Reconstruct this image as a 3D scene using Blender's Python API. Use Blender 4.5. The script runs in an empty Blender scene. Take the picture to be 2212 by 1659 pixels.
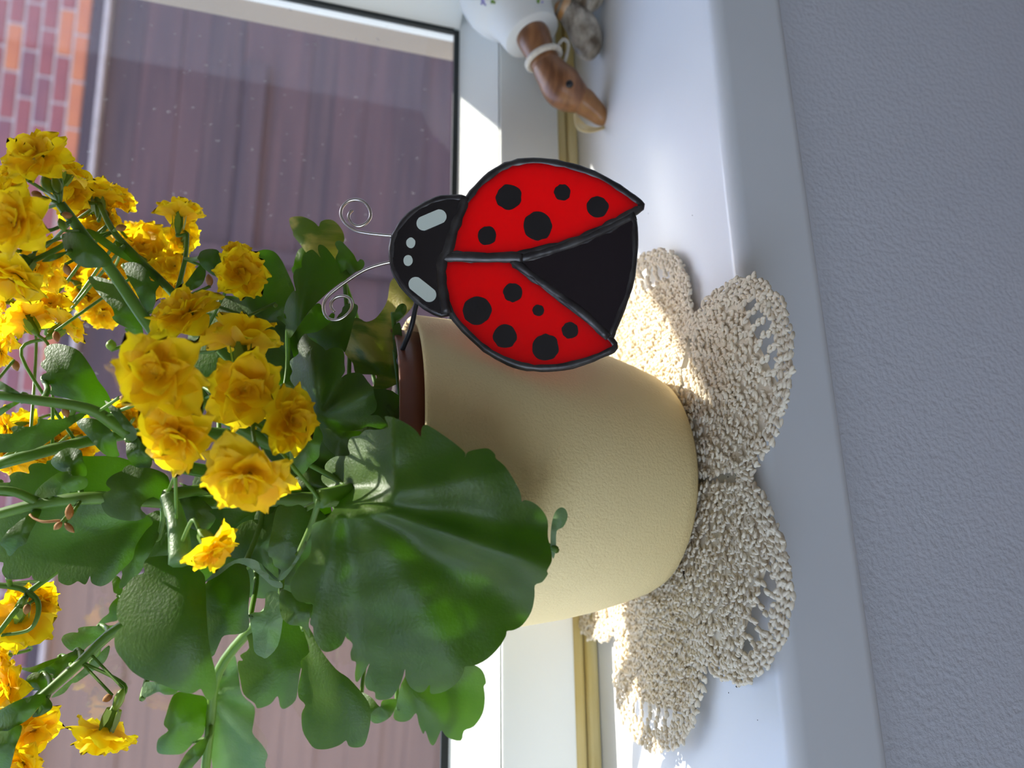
import bpy, bmesh, math, random
import numpy as np
from mathutils import Vector, Matrix, geometry
random.seed(7); rng = np.random.default_rng(7)
S = bpy.context.scene; COL = S.collection
# ------------------------------------------------------------------ camera (phone held sideways)
CAM_P = Vector((-0.07255, -0.34816, 0.18005))
AX_R = Vector((-0.00762319, -0.28309487, -0.95906161))   # picture right = downwards in the room
AX_U = Vector((0.95117502, -0.29799605, 0.08040168))     # picture up    = to the right in the room
AX_F = Vector((0.30855787, 0.91162254, -0.27154445))
FPX = 1700.0
cd = bpy.data.cameras.new('camera'); cam = bpy.data.objects.new('camera', cd); COL.objects.link(cam)
cd.sensor_fit = 'HORIZONTAL'; cd.sensor_width = 36; cd.lens = FPX / 2212 * 36
cd.clip_start = .01; cd.clip_end = 100
m3 = Matrix((AX_R, AX_U, -AX_F)).transposed()
cam.matrix_world = Matrix.Translation(CAM_P) @ m3.to_4x4()
cd.dof.use_dof = True; cd.dof.focus_distance = .315; cd.dof.aperture_fstop = 9.0
S.camera = cam
# ------------------------------------------------------------------ light
SUN_AZ, SUN_EL = math.radians(58), math.radians(60)      # azimuth from the window normal towards the right
W = bpy.data.worlds.new('sky'); S.world = W; W.use_nodes = True
nt = W.node_tree; nt.nodes.clear()
sk = nt.nodes.new('ShaderNodeTexSky'); sk.sky_type = 'NISHITA'; sk.sun_disc = False
sk.sun_elevation = SUN_EL; sk.sun_rotation = SUN_AZ; sk.air_density = 1.0; sk.dust_density = 1.5; sk.ozone_density = 1.0
bg = nt.nodes.new('ShaderNodeBackground'); bg.inputs[1].default_value = .45
wo = nt.nodes.new('ShaderNodeOutputWorld')
nt.links.new(sk.outputs[0], bg.inputs[0]); nt.links.new(bg.outputs[0], wo.inputs[0])
sl = bpy.data.lights.new('sun_offscreen', 'SUN'); sl.energy = 10.0; sl.angle = math.radians(.6); sl.color = (1, .93, .82)
so = bpy.data.objects.new('sun_offscreen', sl); COL.objects.link(so)
sd = Vector((math.sin(SUN_AZ) * math.cos(SUN_EL), math.cos(SUN_AZ) * math.cos(SUN_EL), math.sin(SUN_EL)))
so.rotation_euler = sd.to_track_quat('Z', 'Y').to_euler(); so.location = sd * 6
al = bpy.data.lights.new('window_left_offscreen', 'AREA'); al.energy = 5.0; al.shape = 'RECTANGLE'; al.size = 1.8; al.size_y = 1.3
al.color = (1, .98, .95)
ao = bpy.data.objects.new('window_left_offscreen', al); COL.objects.link(ao)
ao.location = (-1.71, -1.45, .80); ao.rotation_euler = (math.radians(90), 0, math.radians(-90))
vs = S.view_settings; vs.view_transform = 'Standard'; vs.look = 'None'; vs.gamma = 1; vs.exposure = 1.0; vs.use_curve_mapping = False
S.cycles.max_bounces = 10; S.cycles.transparent_max_bounces = 12

# ------------------------------------------------------------------ helpers
def ray(x, y): return AX_R * ((x - 1106) / FPX) - AX_U * ((y - 829.5) / FPX) + AX_F
def at(x, y, d): return CAM_P + ray(x, y) * d
def onY(x, y, Y): r = ray(x, y); return CAM_P + r * ((Y - CAM_P.y) / r.y)
def onZ(x, y, Z): r = ray(x, y); return CAM_P + r * ((Z - CAM_P.z) / r.z)
def dep(p): return (p - CAM_P).dot(AX_F)
def tag(o, label=None, cat=None, group=None, kind=None):
    if label: o['label'] = label
    if cat: o['category'] = cat
    if group: o['group'] = group
    if kind: o['kind'] = kind
    return o
def link(name, data, parent=None):
    o = bpy.data.objects.new(name, data); COL.objects.link(o)
    if parent: o.parent = parent
    return o
def mesh(name, v, f, mat, parent=None, smooth=True):
    me = bpy.data.meshes.new(name); me.from_pydata([tuple(p) for p in v], [], f); me.update()
    if smooth: me.polygons.foreach_set('use_smooth', [True] * len(me.polygons))
    if mat: me.materials.append(mat)
    return link(name, me, parent)
def from_bm(name, bm, mat, parent=None, smooth=False):
    bmesh.ops.recalc_face_normals(bm, faces=bm.faces)
    me = bpy.data.meshes.new(name); bm.to_mesh(me); bm.free(); me.materials.append(mat)
    if smooth: me.polygons.foreach_set('use_smooth', [True] * len(me.polygons))
    return link(name, me, parent)
def box(name, lo, hi, mat, parent=None, bevel=0, seg=2):
    bm = bmesh.new(); bmesh.ops.create_cube(bm, size=1)
    for v in bm.verts:
        v.co = Vector([(lo[i] + hi[i]) / 2 + v.co[i] * (hi[i] - lo[i]) for i in range(3)])
    if bevel: bmesh.ops.bevel(bm, geom=list(bm.edges), offset=bevel, segments=seg, profile=.5, affect='EDGES')
    return from_bm(name, bm, mat, parent, False)
def prism(name, sec, axis, a, b, mat, parent=None):
    """section polygon extruded along X (axis=0, sec=(y,z)) or Z (axis=2, sec=(x,y))"""
    n = len(sec)
    P = (lambda s, t: (t, s[0], s[1])) if axis == 0 else (lambda s, t: (s[0], s[1], t))
    v = [P(s, a) for s in sec] + [P(s, b) for s in sec]
    f = [tuple(range(n))[::-1], tuple(range(n, 2 * n))] + [(i, (i + 1) % n, n + (i + 1) % n, n + i) for i in range(n)]
    bm = bmesh.new(); vv = [bm.verts.new(p) for p in v]
    for q in f: bm.faces.new([vv[i] for i in q])
    return from_bm(name, bm, mat, parent)
def crom(pts, n=4, closed=False):
    pts = [Vector(p) for p in pts]; N = len(pts); out = []
    for i in range(N if closed else N - 1):
        if closed: a, b, c, d = pts[i - 1], pts[i], pts[(i + 1) % N], pts[(i + 2) % N]
        else: a, b, c, d = pts[max(i - 1, 0)], pts[i], pts[i + 1], pts[min(i + 2, N - 1)]
        for k in range(n):
            t = k / n
            out.append(.5 * ((2 * b) + (c - a) * t + (2 * a - 5 * b + 4 * c - d) * t * t + (3 * b - a - 3 * c + d) * t ** 3))
    if not closed: out.append(pts[-1])
    return out
def tube_geo(pts, rad, seg=8, closed=False, flat=None):
    pts = [Vector(p) for p in pts]; N = len(pts)
    if not hasattr(rad, '__len__'): rad = [rad] * N
    v = []; f = []; up = None
    for i in range(N):
        t = (pts[(i + 1) % N] - pts[i - 1]) if closed else (pts[min(i + 1, N - 1)] - pts[max(i - 1, 0)])
        t.normalize()
        if up is None: up = t.orthogonal().normalized()
        up = (up - t * up.dot(t))
        up = up.normalized() if up.length > 1e-9 else t.orthogonal().normalized()
        s = t.cross(up)
        for k in range(seg):
            a = 2 * math.pi * k / seg
            v.append(pts[i] + (up * math.cos(a) + s * math.sin(a)) * rad[i])
    for i in range(N if closed else N - 1):
        j = (i + 1) % N
        for k in range(seg):
            l = (k + 1) % seg
            f.append((i * seg + k, i * seg + l, j * seg + l, j * seg + k))
    if not closed:
        f.append(tuple(range(seg))[::-1]); f.append(tuple((N - 1) * seg + k for k in range(seg)))
    return v, f
def tube(name, pts, rad, mat, parent=None, seg=8, closed=False):
    v, f = tube_geo(pts, rad, seg, closed); return mesh(name, v, f, mat, parent)
def lathe_geo(prof, seg=64, cx=0, cy=0):
    v = []; f = []
    for r, z in prof:
        for k in range(seg):
            a = 2 * math.pi * k / seg; v.append((cx + r * math.cos(a), cy + r * math.sin(a), z))
    for i in range(len(prof) - 1):
        for k in range(seg):
            l = (k + 1) % seg; f.append((i * seg + k, i * seg + l, (i + 1) * seg + l, (i + 1) * seg + k))
    f.append(tuple(range(seg))[::-1]); f.append(tuple((len(prof) - 1) * seg + k for k in range(seg)))
    return v, f
def sheet(name, poly, dfun, thick, mat, parent=None, n=3, step=None, smooth=True, rim=None):
    """an outline in photograph pixels raised on a curved surface of its own depth, with real thickness"""
    P = crom([(p[0], p[1], 0) for p in poly], n, True)
    xs = [p.x for p in P]; ys = [p.y for p in P]
    w = max(max(xs) - min(xs), max(ys) - min(ys)); step = step or max(5.0, w / 26)
    pts = [Vector((p.x, p.y)) for p in P]; nb = len(pts)
    xa = np.array(xs); ya = np.array(ys)
    gx = np.arange(min(xs) + step / 2, max(xs), step); gy = np.arange(min(ys) + step / 2, max(ys), step * .87)
    for j, yy in enumerate(gy):
        for xx in gx:
            x = xx + (step / 2 if j % 2 else 0)
            if ((xa - x) ** 2 + (ya - yy) ** 2).min() < (step * .45) ** 2: continue
            pts.append(Vector((x, yy)))
    vo, eo, fo, *_ = geometry.delaunay_2d_cdt(pts, [], [list(range(nb))], 1, 1e-5)
    m = len(vo); V = []
    for s in (-.5, .5):
        for p in vo:
            d = dfun(p.x, p.y); V.append(at(p.x, p.y, d + s * thick))
    cnt = {}
    F = []
    for f in fo:
        F.append(tuple(f)); F.append(tuple(i + m for i in reversed(f)))
        for a, b in zip(f, list(f[1:]) + [f[0]]): cnt[(a, b)] = 1
    nf0 = len(F); idx = {}
    def sv(i):
        if i not in idx: idx[i] = len(V); V.append(V[i])
        return idx[i]
    for a, b in list(cnt):
        if (b, a) not in cnt: F.append((sv(b), sv(a), sv(a + m), sv(b + m)))
    o = mesh(name, V, F, mat, parent, smooth)
    if rim:
        o.data.materials.append(rim)
        o.data.polygons.foreach_set('material_index', [0] * nf0 + [1] * (len(F) - nf0))
    return o
# ------------------------------------------------------------------ materials
MATS = {}
def node_mat(name):
    m = bpy.data.materials.new(name); m.use_nodes = True; t = m.node_tree; t.nodes.clear()
    o = t.nodes.new('ShaderNodeOutputMaterial'); b = t.nodes.new('ShaderNodeBsdfPrincipled')
    t.links.new(b.outputs[0], o.inputs[0]); MATS[name] = m
    return m, t, b, o
def surf(name, c1, c2=None, scale=20, rough=.5, bump=0, bscale=None, metal=0, trans=0, tcol=None, spec=.5, detail=4, stretch=None, lo=.35, hi=.65, coat=0, bdist=.001):
    m, t, b, o = node_mat(name); N = t.nodes; L = t.links
    b.inputs['Roughness'].default_value = rough; b.inputs['Metallic'].default_value = metal
    b.inputs['Specular IOR Level'].default_value = spec; b.inputs['Coat Weight'].default_value = coat
    b.inputs['Base Color'].default_value = (*c1, 1)
    tc = N.new('ShaderNodeTexCoord'); src = tc.outputs['Object']
    if stretch:
        mp = N.new('ShaderNodeMapping'); mp.inputs['Scale'].default_value = stretch; L.new(src, mp.inputs[0]); src = mp.outputs[0]
    if c2:
        n = N.new('ShaderNodeTexNoise'); n.inputs['Scale'].default_value = scale; n.inputs['Detail'].default_value = detail
        r = N.new('ShaderNodeValToRGB'); r.color_ramp.elements[0].position = lo; r.color_ramp.elements[1].position = hi
        r.color_ramp.elements[0].color = (*c1, 1); r.color_ramp.elements[1].color = (*c2, 1)
        L.new(src, n.inputs['Vector']); L.new(n.outputs[0], r.inputs[0]); L.new(r.outputs[0], b.inputs['Base Color'])
    nrm = None
    if bump:
        n2 = N.new('ShaderNodeTexNoise'); n2.inputs['Scale'].default_value = bscale or scale; n2.inputs['Detail'].default_value = 3
        bp = N.new('ShaderNodeBump'); bp.inputs['Strength'].default_value = bump; bp.inputs['Distance'].default_value = bdist
        L.new(src, n2.inputs['Vector']); L.new(n2.outputs[0], bp.inputs['Height']); L.new(bp.outputs[0], b.inputs['Normal'])
    if trans:
        tr = N.new('ShaderNodeBsdfTranslucent'); tr.inputs[0].default_value = (*(tcol or c1), 1)
        mx = N.new('ShaderNodeMixShader'); mx.inputs[0].default_value = trans
        L.new(b.outputs[0], mx.inputs[1]); L.new(tr.outputs[0], mx.inputs[2]); L.new(mx.outputs[0], o.inputs[0])
    return m
M = {}
M['sill'] = surf('sill_paint', (.80, .81, .83), (.74, .75, .77), 6, .22, .05, 60, bdist=.0004)
M['frame'] = surf('frame_paint', (.80, .82, .80), (.76, .78, .76), 5, .35)
M['caulk'] = surf('yellowed_caulk', (.62, .47, .16), (.74, .64, .36), 60, .5, .3, 120, stretch=(.15, 1, 1))
M['gasket'] = surf('rubber', (.012, .016, .015), None, rough=.5)
M['beige'] = surf('outer_jamb', (.34, .28, .22), (.29, .24, .19), 8, .7)
M['wall'] = surf('wall_plaster', (.68, .68, .72), (.64, .64, .68), 4, .85, .55, 420, bdist=.0012)
M['plain'] = surf('room_paint', (.62, .61, .60), (.58, .57, .56), 2, .9)
M['floor'] = surf('wood_floor', (.28, .17, .09), (.2, .11, .05), 3, .4, stretch=(1, 12, 1))
M['cream'] = surf('cream_stucco', (.86, .69, .36), (.82, .64, .32), 9, .62, .5, 900, bdist=.0007)
M['terra'] = surf('brown_plastic', (.20, .065, .035), (.16, .05, .03), 8, .35)
M['soil'] = surf('soil', (.02, .012, .008), (.05, .03, .02), 300, .9, .8, 300)
M['leaf'] = surf('leaf_green', (.038, .082, .009), (.084, .146, .019), 90, .45, .25, 900, trans=.43, tcol=(.30, .56, .004), spec=.55, bdist=.0009, detail=8, lo=.3, hi=.72)
M['leafp'] = surf('leaf_glaucous', (.13, .21, .10), (.21, .30, .15), 90, .45, .35, 800, trans=.40, tcol=(.34, .62, .08), spec=.55, bdist=.0009, detail=8)
M['rim'] = surf('leaf_margin', (.20, .22, .06), (.26, .17, .08), 60, .45, trans=.3, tcol=(.5, .6, .1))
M['leafv'] = surf('leaf_variegated', (.06, .15, .03), (.58, .47, .13), 42, .4, .35, 400, trans=.38, tcol=(.45, .55, .05), stretch=(3.2, 3.2, .30), lo=.44, hi=.58, bdist=.0006)
M['stem'] = surf('stem_green', (.085, .185, .016), (.13, .24, .03), 40, .5, trans=.25, tcol=(.3, .55, .03))
M['calyx'] = surf('calyx_green', (.12, .24, .02), (.2, .3, .03), 80, .45, trans=.3, tcol=(.45, .6, .03))
M['petal'] = surf('petal_yellow', (.95, .58, .008), (.96, .66, .014), 60, .5, .2, 300, trans=.58, tcol=(1.0, .80, .010), spec=.3, bdist=.0004)
M['throat'] = surf('flower_throat', (.45, .27, .01), (.5, .34, .01), 80, .6, trans=.3, tcol=(.6, .4, .01))
M['dry'] = surf('withered_brown', (.38, .17, .04), (.5, .27, .1), 200, .7, trans=.3, tcol=(.5, .25, .05))
M['redglass'] = surf('red_glass', (.80, .003, .010), None, rough=.08, trans=.68, tcol=(1.0, .006, .016), spec=.5)
M['blackglass'] = surf('black_glass', (.006, .005, .007), (.012, .010, .013), 40, .06, .25, 60, spec=.5, bdist=.002, stretch=(1, 1, .2))
M['wine'] = surf('dark_wine_glass', (.010, .005, .008), None, rough=.22, spec=.35)
M['lead'] = surf('blackened_solder', (.045, .04, .042), (.09, .085, .085), 120, .38, .4, 150, metal=.7)
M['spot'] = surf('black_paint', (.008, .007, .009), None, rough=.22, bump=.3, bscale=150)
M['white_enamel'] = surf('pale_enamel', (.62, .68, .62), None, rough=.2)
M['steel'] = surf('bright_wire', (.62, .58, .56), None, rough=.22, metal=1)
M['wire'] = surf('dark_wire', (.02, .02, .024), None, rough=.4, metal=.4)
M['cotton'] = surf('cream_cotton', (.92, .83, .67), (.88, .78, .62), 90, .85, .3, 900, trans=.25, tcol=(.95, .84, .64), bdist=.0004)
M['wood'] = surf('carved_wood', (.15, .058, .022), (.30, .13, .05), 50, .33, .15, 90, stretch=(1, 1, 4), spec=.55)
M['beak'] = surf('carved_wood_light', (.26, .11, .035), (.34, .16, .06), 60, .3, stretch=(1, 1, 3))
M['cloth'] = surf('white_cloth', (.80, .79, .74), (.76, .74, .68), 20, .9, trans=.15, tcol=(.9, .85, .75))
M['rope'] = surf('pale_cord', (.68, .62, .52), (.55, .5, .42), 400, .8)
M['straw'] = surf('straw', (.72, .58, .30), (.8, .7, .45), 90, .6, trans=.3, tcol=(.9, .75, .4))
M['shell'] = surf('mottled_shell', (.10, .07, .045), (.52, .46, .38), 70, .4, .3, 120, lo=.38, hi=.66, stretch=(1, 1, 1.8))
M['shell_o'] = surf('orange_shell', (.45, .2, .05), (.72, .56, .40), 60, .4)
M['violet'] = surf('violet_print', (.28, .26, .55), (.4, .36, .62), 200, .9)
M['greenp'] = surf('green_print', (.18, .3, .06), None, rough=.9)
M['brick'] = surf('old_brick', (.33, .095, .095), (.25, .075, .085), 4, .9, .4, 60)
M['brick2'] = surf('orange_brick', (.56, .18, .08), (.46, .14, .08), 4, .9, .4, 60)
M['brick3'] = surf('purple_brick', (.19, .075, .10), (.25, .09, .10), 4, .9, .4, 60)
M['mortar'] = surf('mortar', (.50, .40, .39), (.42, .34, .33), 20, .95)
M['plankd'] = surf('dark_plank', (.065, .030, .040), (.105, .046, .052), 5, .7, .3, 20, stretch=(.25, 1, 6))
M['plankd2'] = surf('darker_plank', (.050, .025, .036), (.088, .042, .048), 5, .7, .3, 20, stretch=(.25, 1, 6))
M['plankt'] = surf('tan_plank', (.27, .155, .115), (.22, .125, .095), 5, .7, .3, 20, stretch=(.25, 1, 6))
M['paving'] = surf('paving', (.42, .36, .32), (.3, .26, .24), 6, .95)
M['dust'] = surf('dried_water', (.42, .40, .42), None, rough=.9, trans=.4, tcol=(.3, .3, .3))
M['crumb'] = surf('soil_crumb', (.015, .01, .008), None, rough=.9)
# window glass: clear sheet with the mirror share of a double pane
m, t, b, o = node_mat('window_glass'); t.nodes.remove(b)
tr = t.nodes.new('ShaderNodeBsdfTransparent'); tr.inputs[0].default_value = (.94, .96, .96, 1)
gl = t.nodes.new('ShaderNodeBsdfGlossy'); gl.inputs['Roughness'].default_value = .01
lw = t.nodes.new('ShaderNodeLayerWeight'); lw.inputs[0].default_value = .5
pw = t.nodes.new('ShaderNodeMath'); pw.operation = 'POWER'; pw.inputs[1].default_value = 5
mu = t.nodes.new('ShaderNodeMath'); mu.operation = 'MULTIPLY_ADD'; mu.inputs[1].default_value = .9; mu.inputs[2].default_value = .07
mx = t.nodes.new('ShaderNodeMixShader')
t.links.new(lw.outputs['Facing'], pw.inputs[0]); t.links.new(pw.outputs[0], mu.inputs[0]); t.links.new(mu.outputs[0], mx.inputs[0]); t.links.new(tr.outputs[0], mx.inputs[1]); t.links.new(gl.outputs[0], mx.inputs[2]); t.links.new(mx.outputs[0], o.inputs[0])
M['glass'] = m
# ------------------------------------------------------------------ the room
def st(o, label, cat): return tag(o, label, cat, kind='structure')
YW = -.065; YF = .0867; XR = .42; XL = -1.05; ZT = 1.30
def multi(name, boxes, mat, label, cat):
    bm = bmesh.new()
    for lo, hi in boxes:
        r = bmesh.ops.create_cube(bm, size=1)
        for v in r['verts']: v.co = Vector([(lo[i] + hi[i]) / 2 + v.co[i] * (hi[i] - lo[i]) for i in range(3)])
    return st(from_bm(name, bm, mat), label, cat)
multi('wall_front', [((-1.7, YW, -.9), (1.9, .2, -.042)), ((XR, YW, -.042), (1.9, .125, 1.7)), ((-1.7, YW, -.042), (XL, .125, 1.7)), ((XL, YW, ZT), (XR, .125, 1.7)), ((.47, .125, -.042), (1.9, .2, 1.7))],
      M['wall'], 'pale lilac-grey textured plaster wall under the window sill', 'wall')
st(box('wall_back', (-1.7, -3.3, -.9), (1.9, -3.15, 1.7), M['plain']), 'plain wall at the far end of the room', 'wall')
multi('wall_left', [((-1.85, -3.3, -.9), (-1.7, -2.4, 1.7)), ((-1.85, -.5, -.9), (-1.7, .2, 1.7)), ((-1.85, -2.4, -.9), (-1.7, -.5, .1)), ((-1.85, -2.4, 1.5), (-1.7, -.5, 1.7))],
      M['plain'], 'plain side wall with a wide window opening', 'wall')
st(box('wall_right', (1.9, -3.3, -.9), (2.05, .2, 1.7), M['plain']), 'plain side wall of the room beyond the duck', 'wall')
st(box('floor', (-1.85, -3.3, -1.0), (2.05, .2, -.9), M['floor']), 'brown wooden floor of the room', 'floor')
st(box('ceiling', (-1.85, -3.3, 1.7), (2.05, .2, 1.8), M['plain']), 'white ceiling of the room', 'ceiling')
st(box('trim_1', (-1.045, -.0855, -.042), (.418, .12, 0), M['sill'], bevel=.0065, seg=5), 'glossy white window sill with rounded front edge', 'window sill')
bpy.data.objects['trim_1'].data.polygons.foreach_set('use_smooth', [True] * len(bpy.data.objects['trim_1'].data.polygons))
md = bpy.data.objects['trim_1'].modifiers.new('wn', 'WEIGHTED_NORMAL'); md.keep_sharp = False
win = link('window_1', None); st(win, 'white framed window with bevelled glazing bead and black rubber seal', 'window')
box('sash_rail', (XL, YF, .0155), (XR, .1245, .0575), M['frame'], win, .0012)
box('caulk_strip', (XL, .0915, .0075), (XR, .12, .0155), M['caulk'], win, .002)
box('caulk_strip', (XL, .0885, .0002), (XR, .12, .0072), M['caulk'], win, .002)
prism('glazing_bead', [(YF + .0012, .0582), (.1135, .0805), (.1135, .0582)], 0, XL, .3725, M['frame'], win)
box('rubber_seal', (XL, .1137, .0582), (.354, .1165, .0845), M['gasket'], win)
box('stile', (.3735, YF, .0577), (XR, .1245, ZT), M['frame'], win, .0012)
prism('glazing_bead', [(.3732, YF + .0015), (.355, .1135), (.3732, .1135)], 2, .0806, ZT, M['frame'], win)
box('rubber_seal', (.3515, .1137, .0846), (.3730, .1165, ZT), M['gasket'], win)
box('top_rail', (XL, YF, ZT - .045), (.3733, .1245, ZT), M['frame'], win, .0012)
box('left_stile', (XL, YF, .0577), (XL + .045, .1245, ZT - .045), M['frame'], win, .0012)
prism('outer_frame', [(.372, .1247), (.3585, .1247), (.3585, .131), (.42, .131), (.42, .1252)], 2, -.04, ZT, M['frame'], win)
prism('outer_jamb', [(.36, .1312), (.36, .153), (.4695, .153), (.4695, .1312)], 2, -.04, ZT, M['beige'], win)
box('outer_sill', (XL, .1247, -.04), (.3595, .24, .03), M['beige'], win, .003)
pane = box('pane', (XL + .04, .117, .0578), (.372, .1185, ZT - .04), M['glass'], win)
# dried rain spots on the glass
v = []; f = []
for i in range(170):
    px = rng.uniform(180, 960) if i < 140 else rng.uniform(0, 300); py = rng.uniform(0, 520) if i < 140 else rng.uniform(600, 1659)
    c = onY(px, py, .1166); r = rng.uniform(.00035, .0011) * rng.uniform(.5, 1.1); k0 = len(v); arc = rng.uniform(2.2, 5.5); a0 = rng.uniform(0, 6.3)
    for k in range(9):
        a = a0 + arc * k / 8
        for q in (.62, 1.0): v.append((c.x + r * q * math.cos(a), .1166, c.z + 1.25 * r * q * math.sin(a)))
    for k in range(8): f.append((k0 + 2 * k, k0 + 2 * k + 1, k0 + 2 * k + 3, k0 + 2 * k + 2))
rd = mesh('dried_raindrops', v, f, M['dust'], pane); rd['kind'] = 'stuff'
# ------------------------------------------------------------------ outside: wall of brick over boards, paving
YO = 3.0
ow = box('wall_outside', (-5, YO + .007, -1.0), (8, YO + .3, 2.5), M['mortar']); st(ow, 'neighbouring wall of red brick above weathered boards, seen through the glass', 'wall')
bme = {}
for nm in ('brick', 'brick2', 'brick3'):
    o_ = box('brick', (-.105, -.02, -.0285), (.105, .03, .0285), M[nm], None, .004, 1); bme[nm] = o_.data; bpy.data.objects.remove(o_)
zb = 1.20; row = 0
while zb < 2.05:
    xs0 = -2.4 + (.11 if row % 2 else 0); x = xs0
    while x < 3.5 and row < 8:
        nm = 'brick2' if row == 0 and x > 1 else ('brick3' if (x < .9 and rng.random() < .8) or rng.random() < .18 else ('brick2' if rng.random() < .12 else 'brick'))
        o_ = link('brick', bme[nm], ow); o_.location = (x, YO + .02, zb + .0285); x += .222
    zb += .068; row += 1
box('lintel', (-5, YO - .05, 1.115), (8, YO + .03, 1.135), M['mortar'], ow); box('lintel_board', (-5, YO - .01, 1.135), (8, YO + .03, 1.195), M['plankd2'], ow)
z = 1.11; k = 0
while z > -1.0:
    h = (.145, .17, .12, .16)[k % 4]
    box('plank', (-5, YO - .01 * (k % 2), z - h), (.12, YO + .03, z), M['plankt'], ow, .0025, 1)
    box('plank', (.135, YO - .004 * (k % 2), z - h), (8, YO + .03, z), M['plankd' if k % 3 else 'plankd2'], ow, .0025, 1)
    z -= h; k += 1
box('post', (1.62, YO - .05, -1.0), (1.69, YO + .03, 1.11), M['plankd2'], ow, .004)
box('batten', (.9, YO - .04, .40), (2.6, YO + .03, .50), M['plankd2'], ow, .004)
piv = Matrix.Translation((2.8, 3.0, 0)); ow.matrix_world = piv @ Matrix.Rotation(math.radians(-15), 4, 'Z') @ piv.inverted()
st(box('ground', (-6, .2, -1.1), (9, YO + 3, -1.0), M['paving']), 'grey paving of the yard outside', 'ground')
bpy.data.objects['ground'].name = 'floor_outside'

# ------------------------------------------------------------------ doily
doily = link('crocheted_doily', None); doily.location = (0, 0, 0)
tag(doily, 'cream crocheted cotton doily with flower petals under the pot', 'doily')
u_ = []; f_ = []
SEG, RG = 6, 4
for i in range(RG + 1):
    ph = math.pi * i / RG; 
    for k in range(SEG):
        a = 2 * math.pi * k / SEG; u_.append((math.cos(ph), math.sin(ph) * math.cos(a), math.sin(ph) * math.sin(a)))
UE = np.array(u_)
for i in range(RG):
    for k in range(SEG):
        l = (k + 1) % SEG; f_.append((i * SEG + k, i * SEG + l, (i + 1) * SEG + l, (i + 1) * SEG + k))
UF = np.array(f_)
class Yarn:
    def __init__(s): s.v = []; s.f = []; s.n = 0
    def bead(s, p, dirv, L, r):
        d = np.array(dirv, float); d /= np.linalg.norm(d)
        a = np.cross(d, (0, 0, 1)); a = a / (np.linalg.norm(a) + 1e-9); b = np.cross(d, a)
        s.v.append(np.array(p) + UE[:, :1] * d * L / 2 + UE[:, 1:2] * a * r + UE[:, 2:] * b * r)
        s.f.append(UF + s.n); s.n += len(UE)
    def build(s, name, mat, parent):
        me = bpy.data.meshes.new(name); me.from_pydata(np.concatenate(s.v).tolist(), [], np.concatenate(s.f).tolist())
        me.polygons.foreach_set('use_smooth', [True] * len(me.polygons)); me.materials.append(mat)
        return link(name, me, parent)
def dz(x, y):
    r = math.hypot(x, y)
    z = (.0030 + .0009 * math.sin(x * 90 + 1) * math.sin(y * 80)) if r > .056 else .0018
    if r > .07: z += (r - .07) * .10 * (1 + math.sin(3 * math.atan2(y, x)))
    if y < -.078: z -= (-.078 - y) * .22
    return max(z, .0016 if y > -.08 else -.03)
HW = .037
def half(r, rt): 
    if r < .07: return r * math.tan(math.radians(29.5)) + .001
    q = (r - .07) / (rt - .07); return (.0405) * math.sqrt(max(0, 1 - q ** 2.3))
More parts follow.
